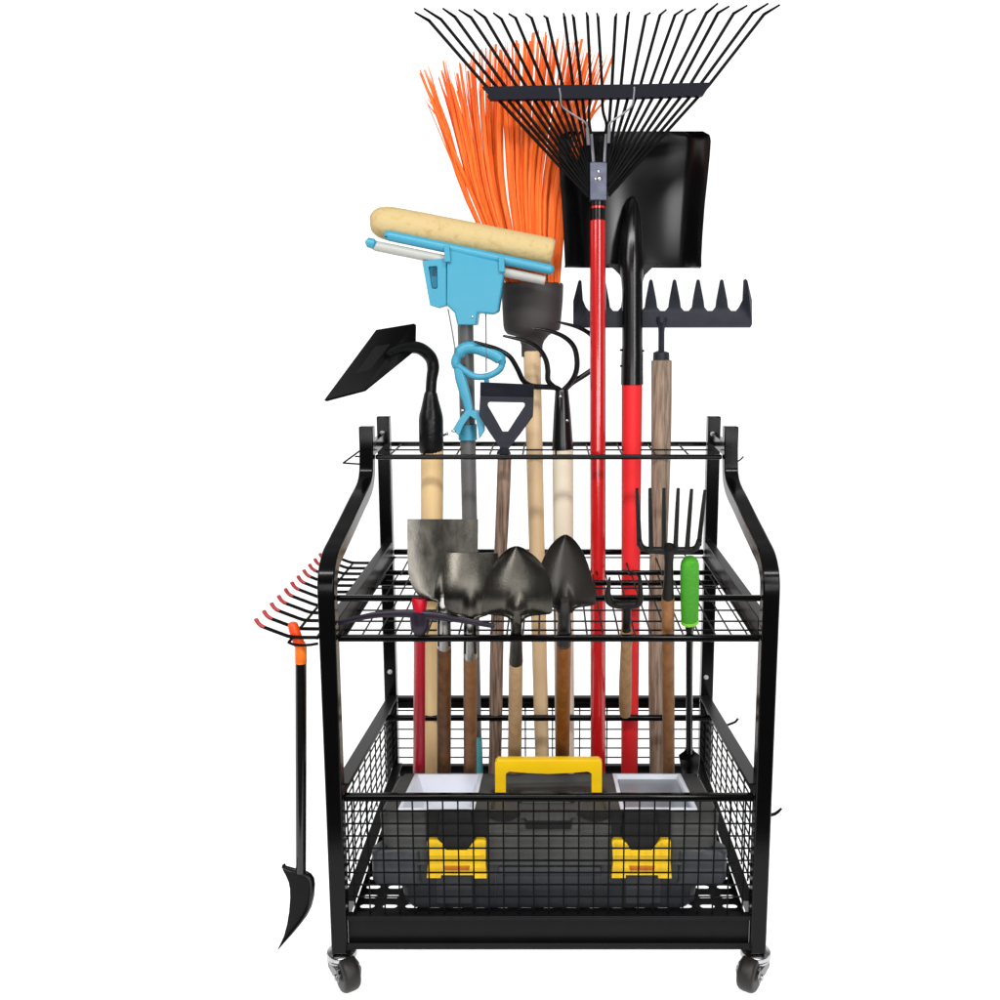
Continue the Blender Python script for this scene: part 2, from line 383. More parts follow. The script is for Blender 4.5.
# front and rear basket mesh
b = MB()
for i in range(8): b.tube([(-IN, -.001, zr(0)-.0215-i*.0192), (IN, -.001, zr(0)-.0215-i*.0192)], .0013, 6)
n = 27
for i in range(n):
    x = -IN+.012+i*((2*IN-.024)/(n-1)); b.tube([(x, -.0038, .146), (x, -.0038, zr(0)-.003)], .0013, 6)
b.build('front_mesh', 'wire', cart)
b = MB()
for i in range(6): b.tube([(-IN, Y1, .262-i*.0195), (IN, Y1, .262-i*.0195)], .0014, 6)
x = -.26
while x < .28:
    b.tube([(x, Y1-.003, .150), (x, Y1-.003, .268)], .0015, 6); x += .0535
b.build('rear_mesh', 'wire', cart)
# base: front channel, rear channel, perforated tray
def channel(name, y, s):
    b = MB()
    b.box((0, y, .1195), (2*IN, .003, .0475))                       # web
    b.box((0, y-s*.0045, .1452), (2*IN, .012, .0035)); b.box((0, y-s*.0045, .0952), (2*IN, .012, .0035))
    b.box((0, y-s*.009, .1418), (2*IN, .003, .0036)); b.box((0, y-s*.009, .1000), (2*IN, .003, .0066))
    return b.build(name, 'plate', cart, bevel=.0006)
channel('base_front', 0.0, 1); channel('base_rear', Y1, -1)
b = MB(); cx, cy = .0345, .0262
nx = 17; ny = 17; x0 = -nx*cx/2; y0 = .030; hz = .002; zt = ZB
def cell(b, xa, ya, hole):
    N = 20; O = []; I = []
    for k in range(N):
        th = 2*math.pi*(k+.5)/N; c, sn = math.cos(th), math.sin(th)
        m = max(abs(c), abs(sn)); O.append((xa+c/m*cx/2, ya+sn/m*cy/2))
        L, R = .0055, .0058
        I.append((xa+(L if c > 0 else -L)+R*c, ya+R*sn))
    cor = [(1, 1), (-1, 1), (-1, -1), (1, -1)]
    vo = [b.bm.verts.new((p[0], p[1], zt)) for p in O]; vi = [b.bm.verts.new((p[0], p[1], zt)) for p in I]; vl = [b.bm.verts.new((p[0], p[1], zt-hz)) for p in I]
    for k in range(N):
        j = (k+1) % N
        b.bm.faces.new((vo[k], vo[j], vi[j], vi[k])); b.bm.faces.new((vi[k], vi[j], vl[j], vl[k]))
        pa, pb = O[k], O[j]
        ea = abs(abs(pa[0]-xa)-cx/2) < 1e-6; eb = abs(abs(pb[0]-xa)-cx/2) < 1e-6
        if ea != eb:                                                # the corner between the two sides
            q = (xa+math.copysign(cx/2, pa[0]-xa), ya+math.copysign(cy/2, pa[1]-ya))
            b.bm.faces.new((vo[k], b.bm.verts.new((q[0], q[1], zt)), vo[j]))
for i in range(nx):
    for j in range(ny): cell(b, x0+cx*(i+.5), y0+cy*(j+.5), True)
xe = nx*cx/2
for s in (-1, 1): b.box((s*(xe+HX-.014)/2, .25, ZB-.001), (HX-.014-xe, .474, .002))
b.box((0, (.0135+y0)/2, ZB-.001), (2*xe, y0-.0135, .002)); ye = y0+ny*cy; b.box((0, (ye+.487)/2, ZB-.001), (2*xe, .487-ye, .002))
b.build('base_tray', 'plate', cart, smooth=30)
# bolts
for x, y, Y in ((382.5, 433, .487), (388.3, 548.5, .487), (390, 671.5, .487), (393, 769.5, .487), (712.5, 434, .487), (706, 677, .487), (708, 557, .487), (701.5, 770, .487)):
    c = at(x, y, Y); MB().tube([c, c+Vector((0, -.003, 0)), c+Vector((0, -.005, 0))], [.0046, .0046, .0026], 14).build('bolt', 'bolt_zinc', cart)
# casters
def caster(x, y, yaw):
    R = Matrix.Rotation(yaw, 3, 'Z'); o = Vector((x, y, 0))
    def T(p): return o+R @ Vector(p)
    c = MB().tube([(x, y, .0856), (x, y, .083), (x, y, .081), (x, y, .076), (x, y, .074)], [.012, .0215, .0225, .0225, .02], 24)
    c.tube([(x, y, .0738), (x, y, .0725), (x, y, .0700), (x, y, .0688)], [.016, .0205, .0205, .017], 24)
    ca = c.build('caster', 'chrome', cart)
    b = MB(); off = -.020; hw = .0155
    for s in (-1, 1):
        pr_ = [(s*hw, .014, .0690), (s*hw, -.022, .0690), (s*hw, off-.010, .060), (s*hw, off-.0085, ZF+.020), (s*hw, off+.0085, ZF+.020), (s*hw, .012, .056)]
        A = [T(p) for p in pr_]; B = [T((p[0]+s*.0025, p[1], p[2])) for p in pr_]; b.prism(A, B)
    b.hexa([T(p) for p in ((-.018, -.0225, .0665), (.018, -.0225, .0665), (.018, .014, .0665), (-.018, .014, .0665), (-.018, -.0225, .0692), (.018, -.0225, .0692), (.018, .014, .0692), (-.018, .014, .0692))])
    b.build('fork', 'fork_steel', ca, bevel=.0007)
    rw = .0262
    zc = ZF+rw
    MB().tube([T((u, off, zc)) for u in (-.0128, -.0118, -.009, -.004, .004, .009, .0118, .0128)], [rw-.008, rw-.003, rw-.0008, rw, rw, rw-.0008, rw-.003, rw-.008], 32).build('wheel', 'tyre', ca, smooth=60)
    MB().tube([T((u, off, zc)) for u in (-.021, -.0205, .0205, .021)], [.003, .0045, .0045, .003], 12).build('axle', 'chrome', ca)
for x, y, a in ((-HX, .004, math.radians(34)), (HX, .004, math.radians(-34)), (-HX, Y1, .6), (HX, Y1, -.5)): caster(x, y, a)
# side hooks with red tips
zh = .5685
b = MB()
b.tube([(-.3625, -.012, zh-.0045), (-.3625, .44, zh+.004)], .0021, 8)
b.tube(catmull([(-.3625, -.0119, zh-.0045), (-.352, -.0125, zh-.008), (-.335, -.0125, zh-.008), (-.3215, -.0122, zh-.006)], 5), .0021, 8)
b.tube([(-.3225, -.012, zh+.002), (-.3225, .47, zh+.012)], .0025, 8)
hr = b.build('hook_rail', 'wire', cart)
for i in range(12):
    y = -.003+i*.0385; dz = .009*i/11
    ho = MB().tube(catmull([(-.3225, y, zh+dz), (-.345, y, zh+dz), (-.362, y, zh+dz+.001), (-.380, y, zh+dz+.0075), (-.4025, y, zh+dz+.0165)], 4), .0027, 8).build('hook', 'wire', cart)
    MB().tube(catmull([(-.398, y, zh+dz+.0148), (-.4025, y, zh+dz+.0172), (-.4060, y, zh+dz+.0205), (-.4092, y, zh+dz+.0262), (-.4098, y, zh+dz+.0275)], 3), lerpN([.0027, .0028, .0029, .0031, .0017], 13), 10).build('hook_tip', 'tip', ho)
def small_hook(pts, r):
    b = MB(); wire(b, pts, r, 5); b.build('side_hook', 'wire', cart)
small_hook([(732, 461.5, .36), (736, 462, .36), (740, 460, .36), (743.5, 456.5, .36)], .0013)
small_hook([(722, 727, .31), (734, 722.5, .31), (736.3, 720.8, .31), (738, 718.5, .31)], .0022)
small_hook([(752, 815.5, .04), (771, 814.8, .04), (777, 812.5, .04), (781.5, 808.3, .04)], [.0028, .0026, .0024, .0018])
b = MB(); b.tube([at(361, 450, .40), at(343.2, 463, .34)], .0015, 8).tube([at(343.2, 463, .34), at(362, 464.3, .345)], .0015, 8).tube([at(355, 456.5, .372), at(364, 456.5, .372)], .0014, 8)
b.build('side_hook', 'wire', cart)

# ================================================================== TOOLBOX
tb = thing('toolbox', 'black plastic toolbox with yellow carry handle and two yellow latches in the basket', 'toolbox', (0, .15, ZB))
YF, YR = .030, .238
def X(px, py, Y): return at(px, py, Y).x
def rrect(xc, hx, hy0, hy1, z, r, n=4):                          # rounded rectangle ring
    P = []
    for cx_, cy_, a0 in ((hx-r, hy0+r, -90), (hx-r, hy1-r, 0), (-hx+r, hy1-r, 90), (-hx+r, hy0+r, 180)):
        for k in range(n+1):
            th = math.radians(a0+90*k/n); P.append(Vector((xc+cx_+r*math.cos(th), cy_+r*math.sin(th), z)))
    return P
def loft(mb, rings, cap=True):
    V = [[mb.bm.verts.new(p) for p in R] for R in rings]; n = len(V[0])
    for A, B in zip(V, V[1:]):
        for k in range(n): mb.bm.faces.new((A[k], A[(k+1) % n], B[(k+1) % n], B[k]))
    if cap: mb.bm.faces.new(V[0][::-1]); mb.bm.faces.new(V[-1])
    return mb
XC = .001
b = MB()
loft(b, [rrect(XC, .212, YF+.006, YR-.012, ZB+.001, .016), rrect(XC, .221, YF+.003, YR-.006, ZB+.010, .018), rrect(XC, .229, YF+.002, YR-.003, .195, .02), rrect(XC, .232, YF+.001, YR, .212, .02)])
body = b.build('body', 'box', tb, smooth=50)
for s in (-1, 1):                                                 # side carrying grips
    b = MB()
    loft(b, [rrect(XC+s*.226, .036, YF-.003, YF+.03, .176, .008), rrect(XC+s*.229, .037, YF-.005, YF+.03, .182, .01), rrect(XC+s*.229, .037, YF-.005, YF+.03, .224, .01), rrect(XC+s*.222, .034, YF-.001, YF+.03, .230, .008)])
    b.build('side_grip', 'box', tb, smooth=50)
MB().bar((XC-.225, YF-.001, .2085), (XC+.225, YF-.001, .2085), .006, .004).build('seam_rim', 'lid', tb, bevel=.0012)
# raised ribs and panels on the front
b = MB()
for x in (-.112, -.080, .080, .112): b.bar((x, YF+.0035, .142), (x, YF+.0025, .204), .004, .004)
b.bar((-.075, YF+.001, .196), (.078, YF+.001, .196), .006, .012); b.bar((-.17, YF+.003, .165), (-.115, YF+.003, .165), .004, .05); b.bar((.115, YF+.003, .165), (.17, YF+.003, .165), .004, .05)
b.build('front_panel', 'box', tb, bevel=.0015)
# lid: four-sided skirt then top frame with three openings
zf, zb_ = .2865, .2535
def lz(y): return zf+(zb_-zf)*(y-YF)/(YR-YF)
def hw(y): return .2555+(.249-.2555)*(y-YF)/(YR-YF)
b = MB()
lo = rrect(XC, .233, YF+.0005, YR, .2135, .02); mid_ = rrect(XC, .252, YF-.002, YR+.002, .236, .02)
top = [Vector((p.x, p.y, lz(p.y)-.006)) for p in rrect(XC, .2545, YF-.001, YR+.001, 0, .018)]
top2 = [Vector((p.x, p.y, lz(p.y))) for p in rrect(XC, .2495, YF+.004, YR-.003, 0, .015)]
loft(b, [lo, mid_, top, top2], cap=False)
# top deck built as a grid of strips around openings
def binx(px, py, Y): return at(px, py, Y).x
oy0, oy1 = .050, .222
bl = (-.2215, -.1155); br = (.112, .2185); bc = (-.088, .088)
xs = [-.2495+XC, bl[0], bl[1], bc[0], bc[1], br[0], br[1], .2495+XC]
def quad(x0, x1, y0, y1):
    vs = [b.bm.verts.new((x, y, lz(y))) for x, y in ((x0, y0), (x1, y0), (x1, y1), (x0, y1))]; b.bm.faces.new(vs)
quad(xs[0]+.004, xs[7]-.004, YF+.004, oy0); quad(xs[0]+.004, xs[7]-.004, oy1, YR-.003)
for i in (0, 2, 4, 6): quad(xs[i]+(.0 if i else .0), xs[i+1], oy0, oy1)
lid = b.build('lid', 'lid', tb, smooth=50)
def tray(name, x0, x1, depth, m, tap=.010, rim=.0):
    b = MB(); R = []
    o = [(x0, oy0), (x1, oy0), (x1, oy1), (x0, oy1)]
    zt = lambda y: lz(y)+.0015
    for ins, dz in ((-.0045, -.0006), (-.0045, .0018), (.0015, .0018), (.003, -.003), (tap, -depth)):
        P = [(x0+ins, oy0+ins), (x1-ins, oy0+ins), (x1-ins, oy1-ins), (x0+ins, oy1-ins)]
        R.append([Vector((x, y, (zt(y)+dz) if dz > -.01 else lz(.15)+dz)) for x, y in P])
    V = [[b.bm.verts.new(p) for p in r_] for r_ in R]
    for A, B in zip(V, V[1:]):
        for k in range(4): b.bm.faces.new((A[k], A[(k+1) % 4], B[(k+1) % 4], B[k]))
    b.bm.faces.new(V[-1])
    return b.build(name, m, tb, smooth=20, bevel=.0008)
tray('open_bin', *bl, .045, 'bin', .016)
tr = tray('covered_bin', *br, .030, 'bin')
MB().hexa([(br[0]+.004, oy0+.004, lz(oy0)-.004), (br[1]-.004, oy0+.004, lz(oy0)-.004), (br[1]-.004, oy1-.006, lz(oy1)-.006), (br[0]+.004, oy1-.006, lz(oy1)-.006),
           (br[0]+.004, oy0+.004, lz(oy0)-.001), (br[1]-.004, oy0+.004, lz(oy0)-.001), (br[1]-.004, oy1-.006, lz(oy1)-.003), (br[0]+.004, oy1-.006, lz(oy1)-.003)]).build('bin_cover', 'bin_clear', tr, bevel=.0008)
b = MB()                                                          # handle well between the bins
V0 = [Vector((bc[0], oy0, lz(oy0))), Vector((bc[1], oy0, lz(oy0))), Vector((bc[1], oy1, lz(oy1))), Vector((bc[0], oy1, lz(oy1)))]
V1 = [Vector((bc[0]+.004, oy0+.004, lz(oy0)-.008)), Vector((bc[1]-.004, oy0+.004, lz(oy0)-.008)), Vector((bc[1]-.004, oy1-.008, lz(oy1)-.006)), Vector((bc[0]+.004, oy1-.008, lz(oy1)-.010))]
A = [b.bm.verts.new(v) for v in V0]; B = [b.bm.verts.new(v) for v in V1]
for k in range(4): b.bm.faces.new((A[k], A[(k+1) % 4], B[(k+1) % 4], B[k]))
b.bm.faces.new(B)
well = b.build('handle_well', 'lid', tb, smooth=20)
b = MB(); loft(b, [[Vector((p.x, p.y, lz(p.y)-.0068)) for p in rrect(-.004, .045, .10, .155, 0, .008)], [Vector((p.x, p.y, lz(p.y)-.0042)) for p in rrect(-.004, .043, .102, .153, 0, .008)]])
b.build('well_recess', 'dark', well, smooth=40)
b = MB(); loft(b, [[Vector((p.x, p.y, lz(p.y)-.0041)) for p in rrect(.002, .030, .106, .116, 0, .004)], [Vector((p.x, p.y, lz(p.y)-.0018)) for p in rrect(.002, .028, .107, .115, 0, .004)]])
b.build('well_latch', 'bin_clear', well, smooth=40)
# yellow handle, upright
YH = .125
ho = [(495, 811), (495, 763), (498, 760.5), (599, 760.5), (602, 763), (602, 811), (591.5, 811), (591.5, 774), (588, 771.8), (570, 773.3), (548, 774.2), (527, 773.3), (509, 771.8), (505.8, 774), (505.8, 811)]
MB().cut(ho, YH-.007, .016).build('carry_handle', 'yellow', tb, bevel=.0035, smooth=60)
for x in (492, 510, 587, 605):
    c = at(x, 797, YH-.002); MB().box(c, (.005, .022, .016)).build('handle_bracket', 'dark', tb, bevel=.001)
# front dips and centre catch on the lid
b = MB()
for xa, xb in ((487, 519), (580, 612)):
    xm_ = (xa+xb)/2; P = [(xa, 813)]+[(xm_+(xb-xa)/2*math.sin(t), 813+9*math.cos(t)) for t in [math.pi/2*(-1+k/4) for k in range(9)]]+[(xb, 813)]
    b.cut(P, YF-.006, .008)
b.cut([(524, 817), (573, 817), (571, 829), (526, 829)], YF-.005, .008)
for x0, x1 in ((426, 487), (611, 671)): b.cut([(x0, 812), (x1, 812), (x1, 841), (x0, 841)], YF-.0045, .008)
b.build('lid_recess', 'dark', lid, smooth=40)
b = MB(); b.cut([(521, 812), (576, 812), (578, 818), (572, 818), (570, 821), (527, 821), (525, 818), (519, 818)], YF-.010, .008)
b.cut([(487, 826), (519, 823), (519, 833), (487, 833)], YF-.0045, .006); b.cut([(580, 823), (612, 826), (612, 833), (580, 833)], YF-.0045, .006)
b.build('lid_catch', 'lid', lid, smooth=40, bevel=.0012)
for x0 in (427, 612):
    sgn = 1
    xs_ = lambda v: x0+v
    strap = MB().cut([(xs_(12), 812), (xs_(44), 812), (xs_(47), 838), (xs_(43), 851), (xs_(16), 851), (xs_(10), 838)], YF-.012, .010)
    la = MB().cut([(xs_(0), 842), (xs_(2), 840.5), (xs_(11), 840.5), (xs_(15), 844), (xs_(19), 850.5), (xs_(40), 850.5), (xs_(45), 844), (xs_(49), 840.5), (xs_(57), 840.5), (xs_(59), 842), (xs_(58.5), 862), (xs_(60), 878.5),
                   (xs_(46), 878.5), (xs_(46), 875.5), (xs_(14), 875.5), (xs_(14), 878.5), (xs_(-.5), 878.5), (xs_(1), 862)], YF-.014, .012).build('latch', 'yellow', tb, bevel=.0014, smooth=50)
    strap.build('latch_strap', 'dark', la, bevel=.0014)
    MB().cut([(xs_(17), 866), (xs_(43), 866), (xs_(42), 870.5), (xs_(18), 870.5)], YF-.0148, .004).build('latch_slot', 'amber', la)
    b = MB()
    for yy in (855, 861.5): b.bar(at(xs_(2), yy, YF-.0143), at(xs_(57), yy, YF-.0143), .0025, .0022)
    b.build('latch_ridge', 'yellow', la, bevel=.0006)

# ================================================================== TALL TOOLS
# ---- leaf rake
YL = .395
lr = thing('leaf_rake', 'wide fan leaf rake with black wire tines and red handle, tallest of all the tools', 'rake', base(597.8, 221, YL, 598, 770, .37))
handle(lr, 'red', 597.8, 221, 16, YL, 598, 770, 15.2, .37)
turned(MB(), [(598, 198, 15, YL), (598, 206, 15, YL), (598, 206.5, 13.4, YL), (598, 221.5, 13.6, YL)]).build('ferrule', 'gloss', lr)
turned(MB(), [(598, 206.2, 14, YL), (598, 208.5, 14, YL)]).build('ferrule_ring', 'red', lr)
br_ = MB().cut([(590, 162), (607, 162), (606.6, 200), (590.2, 200)], YL-.016, .026).build('bracket', 'bracket', lr, bevel=.0015)
b = MB()
for x, y, r in ((598.5, 171.5, 1.8), (599.5, 179, 2.8), (595.5, 179, 1.5)):
    c = at(x, y, YL-.016); b.sphere(c, r*mpp(y, YL), (1, .6, 1))
b.build('bolt', 'chrome', br_)
b = MB()
for pts in ([(593.5, 162, YL-.008), (592.5, 150, YL-.008), (591, 134, YL-.012)], [(604.5, 162, YL-.008), (605, 150, YL-.008), (606.4, 134, YL-.012)]): wire(b, pts, .0028)
b.build('brace_rod', 'grey_wire', lr)
b = MB()
wire(b, [(559.3, 88, YL-.030), (560.5, 95, YL-.030), (562, 106, YL-.028), (573, 114.5, YL-.025), (585.5, 123, YL-.022), (587.3, 131, YL-.02)], .0016)
wire(b, [(634.4, 87, YL-.030), (634, 95, YL-.030), (631.5, 106, YL-.028), (622, 114.5, YL-.025), (610, 123, YL-.022), (609, 131, YL-.02)], .0016)
wire(b, [(587, 128, YL-.02), (588.4, 145, YL-.016)], .0029); wire(b, [(609.3, 128, YL-.02), (608.6, 143, YL-.016)], .0029)
b.build('tension_wire', 'grey_wire', lr)
MB().cut([(482, 86.5), (560, 85), (640, 84), (712, 82.3), (708, 88), (703.5, 95), (700, 95.5), (640, 97.5), (560, 98.8), (490, 99.5), (487, 96), (489, 94)], YL-.028, .014).build('spreader_bar', 'navy', lr, bevel=.001)
Lt = [(415, 12.6), (424, 8.6), (443, 8.6), (459, 10), (474, 9.6), (493.6, 13.2), (509, 14), (526, 14), (544, 16), (563.6, 13.6), (572.4, 15), (586.4, 13), (597, 13.6)]
Lb = [(429, 20.6), (441, 19.4), (455, 17), (471, 17.4), (485, 17.6), (501.4, 19), (515.6, 18), (531.6, 18), (547, 18), (564.4, 17), (573.6, 17.6), (587.4, 16), (598, 17)]
Lc = [485, 495, 504, 516, 525, 534, 544, 554, 562.5, 573, 581, 590.5, 602]
Rt = [(616.6, 14), (629.4, 12.4), (650, 13), (666, 10), (682.6, 10), (695.4, 9), (717.6, 3.6), (729, 6.4), (747, 5.6), (768, 3.6), (779.5, 5)]
Rb = [(615.6, 17), (628, 16), (645.6, 15.6), (660, 15), (675, 15), (686.6, 14.4), (706.4, 13), (718, 13), (733.6, 13.6), (753, 13), (764, 14.4)]
Rc = [612, 621, 631.6, 640.6, 650, 659.6, 670, 679.6, 690, 700, 709]
Lv = [(588+(i*.25), 197-i*2.6) for i in range(13)]; Rv = [(606+i*.25, 168+i*2.8) for i in range(11)]
for tp, bn, cr, bs in list(zip(Lt, Lb, Lc, Lv))+list(zip(Rt, Rb, Rc, Rv)):
    b = MB(); yb = YL-.012
    P = [at(tp[0], tp[1], YL-.050), at(bn[0], bn[1], yb-.012)]
    if cr in (590.5, 602):                                      # the two middle tines bow in below the bar
        sgn = 1 if cr == 602 else -1
        P += [at(cr, 85, yb-.006), at(cr+sgn*1.5 if sgn < 0 else cr+.8, 110, yb-.003), at(598+sgn*8.5, 125, yb+.002), at(598+sgn*6, 140, yb+.004), at(598+sgn*4.5, 166, yb+.006)]
        wp = catmull(P[1:], 4); P = [P[0]]+wp
        b.tube(P, [.0016]+[.0027]*len(wp), 8)
    else:
        m = at(cr+(bs[0]-cr)*.45, 85+(bs[1]-85)*.45, yb+.001)
        P += [at(cr, 85, yb-.006), m, at(bs[0], bs[1], yb+.006)]
        b.tube(P, [.0016, .0027, .0028, .0028, .0026], 8)
    b.build('tine', 'wire', lr)

# ---- broom
YB = .472
bro = thing('broom', 'broom with splayed orange plastic bristles, grey cap and pale wooden handle', 'broom', base(532, 357, YB, 541.8, 745, .46))
handle(bro, 'broom_wood', 532, 352, 17.4, YB, 541.8, 745, 13.8, .46)
cp = [(532.4, 283, 60, YB), (532.4, 285, 62, YB), (532.4, 300, 61, YB), (532, 318, 58.5, YB), (531.8, 327, 57, YB), (531.6, 330.5, 54.5, YB), (531.8, 332.5, 49, YB), (532, 336, 33, YB), (532, 341, 24.5, YB), (532, 345, 21.5, YB), (532, 357, 21, YB)]
P = [at(x, y, Y) for x, y, w_, Y in cp]; R = [w_*mpp(y, Y)/2 for x, y, w_, Y in cp]
MB().tube(P, R, 32, flat=.55).build('bristle_cap', 'cap', bro, smooth=45)
b = MB()
def strand(u, clump, thin=1.):
    rnd = random.random
    j = random.gauss
    k = u
    if clump == 0:
        xs_ = [510+15*k, 466+39*k, 443+58*k, 421+84*k]; top = 70-30*k+abs(j(0, 20))-6*random.random()
    else:
        xs_ = [524+33*k, 511+53*k, 506+76*k, 500+108*k]; top = 44-12*math.sin(k*3)+22*max(0, k-.55)+abs(j(0, 18))-6*random.random()
    jx = j(0, 1.8)
    ys_ = [289, 200, 130, top]
    dY = random.uniform(-1, 1)
    P = []
    for i in range(4):
        spread = (.012, .018, .024, .03)[i]
        P.append(at(xs_[i]+jx*(.5+.6*i)+j(0, .4), ys_[i], YB-.003+dY*spread))
    P = catmull(P, 3)
    r = random.uniform(.0019, .0038)*thin
    b.tube(P, lerpN([r*.75, r*.95, r, r*random.choice((.08, .15, .3, .7))], len(P)), 5, flat=.45, up=Vector((random.uniform(-.6, .6), -1, 0)))
for i in range(62): strand(((i+random.random())/62)**.85, 0)
for u_ in (.0, .02, .05, .1, .13): strand(u_, 0, .8)
for i in range(108): strand((i+random.random())/108, 1)
for i in range(26): strand(random.random(), i % 2, .45)
wire(b, [(506, 287, YB), (470, 205, YB-.02), (428, 105, YB-.025)], [.0014, .0013, .0007])
wire(b, [(510, 287, YB), (468, 185, YB-.02), (436, 110, YB-.025), (420, 73, YB-.03)], [.0035, .0035, .003, .0015])
b.build('bristles', 'orange', bro)

# ---- sponge mop
YM = .425
mop = thing('sponge_mop', 'blue sponge mop with yellow roller sponge, grey pole and blue lever loop', 'mop', base(465.5, 330, YM, 474.5, 745, .44))
handle(mop, 'greypole', 465.3, 318, 16, YM, 474.4, 745, 14.6, .44, name='pole')
a_, e_ = footed(465.3, 318, YM, 474.4, 745, .44)
t0 = (at(473.8, 735, .44).z-a_.z)/(e_.z-a_.z)
g0 = a_.lerp(e_, t0); MB().tube([g0, a_.lerp(e_, t0+.02), a_.lerp(e_, .985)], [.0142, .0152, .0156], 20).build('pole_grip', 'bluecap', mop)
ax = [(370.5, 221, 6), (371.6, 221, 15), (374, 221.3, 22), (379, 222, 28.5), (385, 223, 31.6), (394, 224.6, 33), (420, 229, 32.5), (470, 238, 31), (520, 247, 29), (548, 252, 28), (552, 252.7, 26.5), (553.5, 253, 23)]
P = catmull([at(x, y, YM-.012) for x, y, w_ in ax], 5); R = lerpN([w_*mpp(230, YM)/2 for x, y, w_ in ax], len(P))
b = MB().tube(P, R, 36, flat=1.15)
so = b.build('sponge', 'sponge', mop, smooth=60)
YV = YM-.045
b = MB(); b.tube([at(x, y, YV+.006) for x, y in ((384.5, 234.6), (387, 235.2), (390, 235.8), (550, 269.5), (552.5, 270), (554, 270.3))], [.0056, .0080, .0090, .0086, .0070, .004], 16)
sb = b.build('clamp_bar', 'blue', mop, smooth=50)
c = at(386, 236.6, YV-.0026); MB().tube([c, c+Vector((0, .004, 0))], .0014, 10).build('rivet', 'dark', sb)
b = MB(); b.tube([at(x, y, YV+.012) for x, y in ((371, 243.8), (376, 246), (545, 280.5))], [.0075, .0088, .0080], 14)
b.build('squeeze_roller', 'white', mop)
c = at(371, 243.3, YV+.010); MB().tube([c+Vector((-.006, 0, .001)), c+Vector((-.004, -.002, .001)), c+Vector((.005, -.002, -.001)), c+Vector((.007, 0, -.001))], [.005, .0085, .0085, .006], 18).build('roller_cap', 'blue', mop)
b = MB().cut([(447, 249), (470, 255), (501.5, 262), (502.3, 267.5), (503.5, 276), (501, 294), (498.4, 311), (493, 314.4), (486, 313.5), (478, 312.8), (476.6, 325), (457.2, 325), (454.5, 313), (446.5, 305)], YV-.004, .05)
hd = b.build('head', 'blue', mop, bevel=.0035, smooth=50)
b = MB()
oo = [(422, 261), (446.2, 258), (446.6, 305.5), (438, 308), (430, 305.5)]; ii = [(428.4, 266.5), (437, 266), (437.6, 287), (436, 289.2), (431.6, 288.2)]
b.ringplate(oo, ii, YV+.002, .03)
b.cut(ii, YV+.022, .003)
b.build('flank', 'blue', hd, bevel=.001)
for x, y0_, y1_ in ((447.5, 245.5, 262), (502, 257, 272)): MB().cut([(x-3.6, y0_), (x+1.8, y0_), (x+3, y1_), (x-3, y1_)], YV-.010, .035).build('clamp_ear', 'blue', hd, bevel=.001)
for x, y in ((472.5, 317, ),):
    c = at(x, y, YV-.004); MB().sphere(c, .0024, (1, .6, 1)).build('bolt', 'chrome', hd)
b = MB(); wire(b, [(448, 309, YV+.01), (452, 330, YV+.005), (455.5, 352, YV)], .0012); wire(b, [(485.8, 313, YV+.01), (486.1, 340, YV+.003), (486.2, 372, YV-.004)], .0012)
b.build('pull_rod', 'greypole', mop)
YV = YM-.036
lp = catmull([at(x, y, YV) for x, y in ((455.5, 365), (456.5, 358), (463, 349.5), (474, 347.6), (490, 353), (499.5, 358.5), (502, 364), (498.5, 370.5), (488, 376), (475, 376.5), (465, 371), (458.5, 366))], 4)[:-1]
rl = [.008]*len(lp)
for i in range(6, 22): rl[i] = .0108
for i in range(24, len(lp)): rl[i] = .0058
lev = MB().tube(lp, rl, 14, flat=.9, closed=True).build('lever_loop', 'blue', mop)
b = MB(); wire(b, [(457, 366, YV), (460.5, 378, YV), (464.5, 392, YV), (468, 405, YV), (469.5, 414, YV)], [.006, .0095, .0095, .008, .007], flat=.7)
wire(b, [(486, 376, YV), (487, 384, YV+.004)], .0045)
b.build('lever_arm', 'blue', lev)
b = MB(); b.cut([(466, 410), (478, 411), (484.5, 420), (484, 432), (479, 439.5), (478, 430), (476, 420), (470, 416), (463, 426), (459, 436), (452.5, 430), (459, 419)], YV-.006, .03)
turned(b, [(467.6, 424, 18.6, YM), (467.8, 440, 18.8, YM)])
b.build('lever_bracket', 'blue', lev, bevel=.0012)
b = MB()
for x, y in ((462.5, 410.5), (453.5, 431)): b.sphere(at(x, y, YV-.006), .0032, (1.3, .8, .8))
b.build('bolt', 'chrome', lev)

# ---- hoe
YO = .405
hoe = thing('hoe', 'black hoe with broad angled blade and thick pale wooden handle', 'hoe', base(432.2, 455, YO, 431.6, 740, .405))
handle(hoe, 'pale_wood', 432.2, 449, 22.8, YO, 431.6, 740, 19, .405)
turned(MB(), [(430.5, 391, 10.5, YO), (430.7, 394, 13.5, YO), (430.7, 399, 15.5, YO), (431, 408, 20, YO), (431, 415, 23.6, YO), (431, 420, 24.6, YO), (431.4, 450, 24.4, YO), (431.4, 452.5, 23, YO)], 24).build('socket', 'forged', hoe, smooth=50)
wire(MB(), [(388, 353.5, YO-.075), (397, 349.5, YO-.055), (408, 347.3, YO-.035), (420, 348.5, YO-.018), (430, 356.5, YO-.004), (433.2, 367, YO), (431.6, 380, YO), (430.6, 396, YO)], [.004, .0075, .0105, .011, .0112, .0110, .0098, .0098], 6, 16).build('neck', 'forged', hoe)
fr = [at(376, 329.6, YO-.055), at(414, 323.3, YO-.025), at(413.6, 349, YO-.035), at(363, 390, YO-.095), at(323.8, 400.3, YO-.115)]
MB().prism(fr, [p+Vector((.0035, .004, -.0025)) for p in fr]).build('blade', 'wire', hoe, bevel=.0006)
